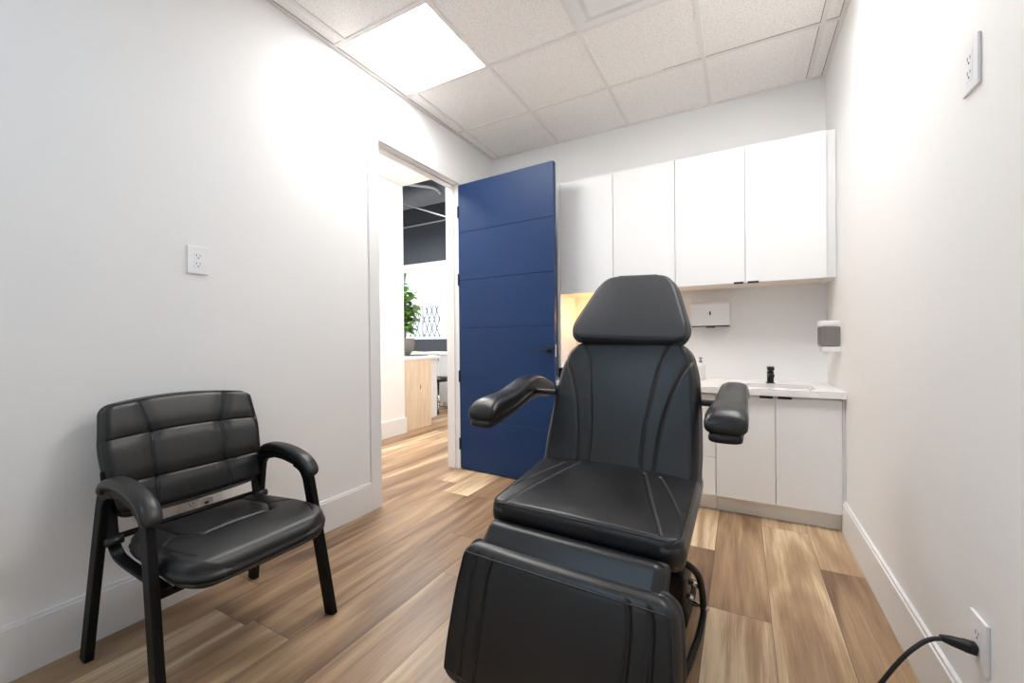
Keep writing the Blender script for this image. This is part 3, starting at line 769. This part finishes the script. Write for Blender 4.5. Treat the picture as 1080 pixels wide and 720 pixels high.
# backrest
gu = Vector((-.118, 0, .44)).normalized(); gn = Vector((.44, 0, .118)).normalized(); HB = .275
def m_gb(a, b, h):
    b = b*.93; f = a/HB; t = b/.42
    return gx_(Vector((.208, a*(1-.02*t)+.010, .500))+gu*(b*(1+.085*(1-f*f))-.015*(1-f*f)*(1-t))+gn*(h-.07+.030*f*f))
def line(p, w1=.010, d1=.009): return [([(a, b) for a, b in p], d1*.55, w1*2.6, 1), ([(a, b) for a, b in p], .0045, .0038, 1)]
gB = []
zA, zB = .285, .118
for p in ([(-.3, zA), (.3, zA)], [(-.3, zB), (.3, zB)]): gB += line(p)
for s in (-1, 1):
    gB += line([(s*.165, .45), (s*.122, zA)]); gB += line([(s*.122, zA), (s*.128, .2), (s*.122, zB)]); gB += line([(s*.122, zB), (s*.135, -.05)])
pad('backrest', M['leather2'], GC, m_gb, hw_fn([(0, .250), (.08, .262), (.25, .275), (.42, .262)], .03), 0, .42, .075, .028, .045, .03, gB, .012, 180, 140)
gbk = GC.children[-1]
tube('piping', pad_edge(m_gb, hw_fn([(0, .250), (.08, .262), (.25, .275), (.42, .262)], .03), 0, .42, .075, .028, .045, .03, .006, .001, crown=.012), .0025, M['pipe'], gbk, 8, True)
# seat: b runs forward from the rear
def m_gs(a, b, h):
    t = max(0, (b-.30)/.19); 
    return gx_((.235+b, a, (.440+.018*(b/.5)-.022*t*t+(h-.078)+.012*(a/.24)**2*(1-t*.5))))
hwg = hw_fn([(0, .215), (.1, .235), (.3, .252), (.42, .256), (.49, .25)], .03)
gS = []
for s in (-1, 1): gS += line([(s*.15, -.05), (s*.155, .21), (s*.115, .285)], .007, .007)+[([(s*.155, .21), (s*.24, .30), (s*.20, .42)], .003, .004, 1)]
gS += line([(-.115, .285), (0, .272), (.115, .285)], .007, .007)
pad('seat', M['leather2'], GC, m_gs, hwg, 0, .49, .078, .034, .04, .10, gS, .014, 180, 160)
gst = GC.children[-1]
tube('piping', pad_edge(m_gs, hwg, 0, .49, .078, .034, .04, .10, .0005, 0, hfix=.018), .0030, M['pipe'], gst, 8, True)

# ------------------------------------------------------------------ corridor and office beyond the doorway
struct(box('wall_corridor', -1.55, -1.43, -3.2, .285, 0, 2.97, M['wall']))
bb = BM(); bx(bb, -1.43, -1.414, -3.2, .301, 0, .186); bx(bb, -1.55, -1.43, .285, .301, 0, .186); struct(link_mesh('baseboard_corridor', bb, M['trim']))
struct(box('ceiling_corridor', -1.55, -.12, -3.2, .285, 2.965, 3.06, M['wall']))
struct(box('wall_corridor_end', -1.55, -.12, -3.3, -3.2, 0, 3.06, M['wall']))
struct(box('wall_corridor_upper', -1.55, -.12, .185, .285, 3.06, 4.6, M['dark']))
struct(box('wall_office_side', -6.6, -1.55, .165, .285, 0, 4.6, M['wall']))
struct(box('wall_office_left', -6.7, -6.6, .165, 4.3, 0, 4.6, M['wall']))
FY = 4.2; WX0, WX1, WZ0, WZ1 = -5.2, -3.95, 1.14, 2.82
wall_with_opening('wall_office_far', 'y', FY, FY+.12, -6.7, -.12, 0, 2.95, (WX0, WX1, WZ0, WZ1), M['wall'])
struct(box('wall_office_upper', -6.7, -.12, FY, FY+.12, 2.95, 4.6, M['dark']))
struct(box('trim_2', -6.6, -.12, FY-.02, FY, .62, 1.135, M['dark']))
struct(box('ceiling_office', -6.7, 0, .165, 4.32, 4.6, 4.7, M['dark']))
win = struct(empty('window_2', (0, FY, 0)))
bm = BM()
for a in ((WX0, WX0+.06, WZ0, WZ1), (WX1-.06, WX1, WZ0, WZ1), (WX0+.06, WX1-.06, WZ0, WZ0+.05), (WX0+.06, WX1-.06, WZ1-.06, WZ1), (-4.61, -4.55, WZ0+.05, WZ1-.06)): bx(bm, a[0], a[1], .02, .08, a[2], a[3])
for a in ((WX0+.06, -4.61), (-4.55, WX1-.06)): bx(bm, a[0], a[1], .02, .08, 1.92, 1.965)
link_mesh('window_frame', bm, M['trim'], win)
box('pane', WX0+.03, WX1-.03, .048, .052, WZ0+.03, WZ1-.03, M['glass'], win)
# folding lattice grille over the lower panes
bm = BM(); gx0, gx1, gz0, gz1 = WX0+.06, WX1-.06, WZ0+.05, 1.92
def clipbar(x, sl):
    # bar from bottom going up with dx/dz = sl
    pts = []
    for i in range(41):
        z = gz0+(gz1-gz0)*i/40; xx = x+sl*(z-gz0)
        if gx0 <= xx <= gx1: pts.append((xx, z))
    if len(pts) > 2:
        (x0, z0), (x1, z1) = pts[0], pts[-1]; sweep(bm, [(x0, .10, z0), (x1, .10, z1)], [(-.011, -.003), (.011, -.003), (.011, .003), (-.011, .003)], up=(0, 1, 0))
n = 16
for i in range(-8, 24):
    clipbar(gx0+i*.15, .36); clipbar(gx0+i*.15, -.36)
link_mesh('lattice_grille', bm, M['hard'], win)

dc = BM(); tube(None, [(-6.5, 3.0, 4.05), (-.2, 3.0, 4.05)], .24, None, bm=dc, n=24)
for x in np.arange(-6.2, -.3, .9): tube(None, [(x, 3.0, 4.05), (x+.03, 3.0, 4.05)], .248, None, bm=dc, n=24)
du_ = tag(link_mesh('air_duct', dc, M['duct'], None, True), 'large round dark air duct under the office ceiling', 'duct')
for x in (-5.6, -4.0, -2.4, -.9): tube('hanger', [(x, 3.0, 4.28), (x, 3.0, 4.6)], .008, M['duct'], du_)
p1 = tag(tube('conduit_pipe', cr([(-3.9, 2.2, 4.12), (-3.05, 2.62, 4.0), (-2.86, 2.72, 3.94), (-2.80, 2.75, 3.86)], 6), .028, M['pipew']), 'pale bent conduit pipe end in front of the office air duct', 'pipe')
tube('hanger', [(-3.6, 2.35, 4.09), (-3.6, 2.35, 4.6)], .006, M['duct'], p1)
p2 = tag(tube('conduit_pipe', [(-3.9, 2.62, 3.88), (-2.2, 2.42, 3.20)], .012, M['pipew']), 'thin pale pipe sloping down below the office air duct', 'pipe')
tube('hanger', [(-3.75, 2.6024, 3.83), (-3.75, 2.6024, 4.6)], .005, M['duct'], p2)
p3 = tag(tube('conduit_pipe', [(-6.55, 4.1785, 3.84), (-.15, 4.1785, 3.90)], .020, M['pipew']), 'thin pale pipe running level across the dark office far wall', 'pipe')

tube('hanger', [(-3.2, 4.1785, 3.875), (-3.2, 4.1785, 4.6)], .005, M['duct'], p3)
dk = empty('reception_desk', (-1.5, .3, 0), 0, 'white reception desk with a birch plywood end seen through the doorway', 'desk')
dpos = Vector((-1.5, .3, 0))
def dbox(name, x0, x1, y0, y1, z0, z1, m, bev=.002): return box(name, x0+1.5, x1+1.5, y0-.3, y1-.3, z0, z1, m, dk, bev, 1)
dbox('end_panel', -1.475, -1.445, .292, .80, 0, .872, M['ply'])
ep = BM(); lathe(ep, [(0, 0), (1, 0), (1, 1), (0, 1)], 12, Matrix.Translation((.0552, .29, .52)) @ Matrix.Rotation(PI/2, 4, 'Y') @ Matrix.Diagonal((.035, .006, .0008, 1)))
link_mesh('knot', ep, M['soil'], dk.children[-1])
dbox('side_panel', -1.53, -1.50, .80, .98, .08, .872, M['deskw'])
dbox('front_panel', -2.26, -1.2, 1.97, 2.0, .09, .872, M['deskw'])
bm = BM()
for a in ((-2.9, -1.44, .288, 1.0), (-2.9, -2.27, 1.0, 1.95), (-2.9, -1.2, 1.95, 2.6)): bx(bm, a[0]+1.5, a[1]+1.5, a[2]-.3, a[3]-.3, .872, .902)
link_mesh('desktop', bm, M['deskw'], dk)
dbox('return_panel', -2.30, -2.27, 1.0, 1.97, .09, .872, M['deskw'])
for x, y in ((-2.85, .35), (-2.85, 2.5), (-1.25, 2.5), (-1.3, 2.04), (-2.2, 2.04)): box('desk_foot', x+1.5-.02, x+1.5+.02, y-.3-.02, y-.3+.02, 0, .872, M['pipew'], dk)

st = empty('office_stool', (-2.02, 1.66, 0), 0, 'black office stool with chrome castors under the white desk', 'stool')
link_mesh('seat', lathe(BM(), [(0, .47), (.16, .47), (.185, .485), (.19, .51), (.17, .535), (0, .545)], 28), M['leather2'], st, True)
link_mesh('post', lathe(BM(), [(0, .075), (.03, .075), (.03, .25), (.018, .255), (.018, .47), (0, .47)], 16), M['chrome'], st, True)
for k in range(5):
    a = 2*PI*k/5+.3; d = Vector((math.cos(a), math.sin(a), 0))
    bm = BM(); sweep(bm, [Vector((0, 0, .085))+d*.02, Vector((0, 0, .08))+d*.12, Vector((0, 0, .062))+d*.24], rrect(.03, .018, .004), up=(0, 0, 1)); lg = link_mesh('leg', bm, M['chrome'], st)
    bm = BM(); pz = Vector((0, 0, .026))+d*.24; q = Vector((-d.y, d.x, 0))
    tube(None, [pz-q*.02, pz+q*.02], .026, None, bm=bm, n=16); link_mesh('caster', bm, M['rubber'], lg, True)

pp = empty('potted_plant', (-1.98, .86, .902), 0, 'tall leafy green plant in a grey pot on the desk', 'plant')
link_mesh('pot', lathe(BM(), [(0, 0), (.07, 0), (.09, .012), (.135, .09), (.152, .17), (.15, .225), (.142, .235), (.135, .225), (.125, .195), (0, .19)], 28), M['pot'], pp, True)
link_mesh('soil', lathe(BM(), [(0, .212), (.07, .214), (.12, .202)], 20), M['soil'], pp, True)
sm_ = BM(); lf = BM(); rnd = random.Random(3)
for k in range(7):
    a = 2*PI*k/7+rnd.random(); r1 = .05+.10*rnd.random(); hh = .45+.5*rnd.random()
    P = cr([(.02*math.cos(a), .02*math.sin(a), .205), (.05*math.cos(a), .05*math.sin(a), .2+hh*.5), (r1*math.cos(a), r1*math.sin(a), .2+hh)], 8)
    tube(None, P, .005, None, bm=sm_, n=6)
    for j in range(5, len(P)):
        for q in range(2):
            base = P[j]; az = rnd.random()*2*PI; el = rnd.uniform(-.1, .7); ln = rnd.uniform(.11, .18); wd = ln*.40
            d = Vector((math.cos(az)*math.cos(el), math.sin(az)*math.cos(el), math.sin(el))); sd2 = d.cross(Vector((0, 0, 1))).normalized(); up = sd2.cross(d)
            rows = []
            for i in range(6):
                t = i/5; c = base+d*(.03+ln*t)-Vector((0, 0, 1))*ln*.35*t*t; w2 = wd*math.sin(PI*min(1, t*.92+.06))**.8
                rows.append([lf.verts.new(c-sd2*w2+up*w2*.3), lf.verts.new(c), lf.verts.new(c+sd2*w2+up*w2*.3)])
            for A, B in zip(rows, rows[1:]):
                for z in range(2): lf.faces.new((A[z], A[z+1], B[z+1], B[z]))
            tube(None, [base, base+d*.032], .002, None, bm=sm_, n=4)
link_mesh('stem', sm_, M['stem'], pp, True); link_mesh('foliage', lf, M['leaf'], pp, True, False)
fo = box('folder', -.12, .12, -.09, .09, 0, .012, M['folder'], None, .003); fo.location = (-1.72, .84, .9025); fo.rotation_euler.z = .3
tag(fo, 'slate grey closed folder on the desk beside the plant pot', 'folder')
pw = box('paper_stack', -.16, .16, -.11, .11, 0, .022, M['paper'], None, .001); pw.location = (-2.52, 1.62, .9025); pw.rotation_euler.z = .5
tag(pw, 'white stack of papers on the desk under a yellow card', 'paper')
yc = box('yellow_card', -.08, .08, -.06, .06, 0, .010, M['yellow'], None, .001); yc.location = (-2.50, 1.60, .9248); yc.rotation_euler.z = .8
tag(yc, 'small yellow card lying on white papers on the desk', 'card')

# ------------------------------------------------------------------ light
def area(name, loc, size, power, col=(1, 1, 1), rot=(0, 0, 0), sy=None):
    d = bpy.data.lights.new(name, 'AREA'); d.energy = power; d.color = col; d.size = size
    if sy: d.shape = 'RECTANGLE'; d.size_y = sy
    o = bpy.data.objects.new(name, d); C.objects.link(o); o.location = loc; o.rotation_euler = rot; return o
area('corridor_fill', (-.75, -1.2, 2.95), .6, 20, (1, .97, .93))  # unseen area lights added to brighten the corridor, no fixture built
area('corridor_fill', (-.75, -.2, 2.95), .6, 13, (1, .97, .93))
area('office_fill', (-2.2, 1.4, 3.6), 1.2, 60, (1, .98, .96))  # office fill: area lights added out of view, hanging without fixtures
area('office_fill', (-4.2, 2.2, 3.6), 1.2, 60, (1, .98, .96))
w = bpy.data.worlds.new('World'); bpy.context.scene.world = w; w.use_nodes = True
w.node_tree.nodes['Background'].inputs[0].default_value = (.74, .89, 1, 1); w.node_tree.nodes['Background'].inputs[1].default_value = 1.35

# ------------------------------------------------------------------ camera
f_, yaw, pit, rol = 440.84, .5014, -.0050, -.0093
cd = bpy.data.cameras.new('camera'); cam = bpy.data.objects.new('camera', cd); C.objects.link(cam)
cd.sensor_width = 36; cd.sensor_fit = 'HORIZONTAL'; cd.lens = f_/1080*36; cd.clip_start = .02
fw = Vector((-math.sin(yaw)*math.cos(pit), math.cos(yaw)*math.cos(pit), math.sin(pit)))
r0 = Vector((math.cos(yaw), math.sin(yaw), 0)); u0 = r0.cross(fw)
r = r0*math.cos(rol)+u0*math.sin(rol); u = -r0*math.sin(rol)+u0*math.cos(rol)
mw = Matrix.Identity(4)
for i in range(3): mw[i][0] = r[i]; mw[i][1] = u[i]; mw[i][2] = -fw[i]
mw.translation = (2.135, -3.5117, 1.1127); cam.matrix_world = mw
S = bpy.context.scene; S.camera = cam
S.view_settings.view_transform = 'Standard'; S.view_settings.look = 'None'; S.view_settings.gamma = 1; S.view_settings.use_curve_mapping = False
S.view_settings.exposure = 0.74
S.cycles.use_denoising = True; S.cycles.max_bounces = 10; S.cycles.diffuse_bounces = 6; S.cycles.sample_clamp_indirect = 8
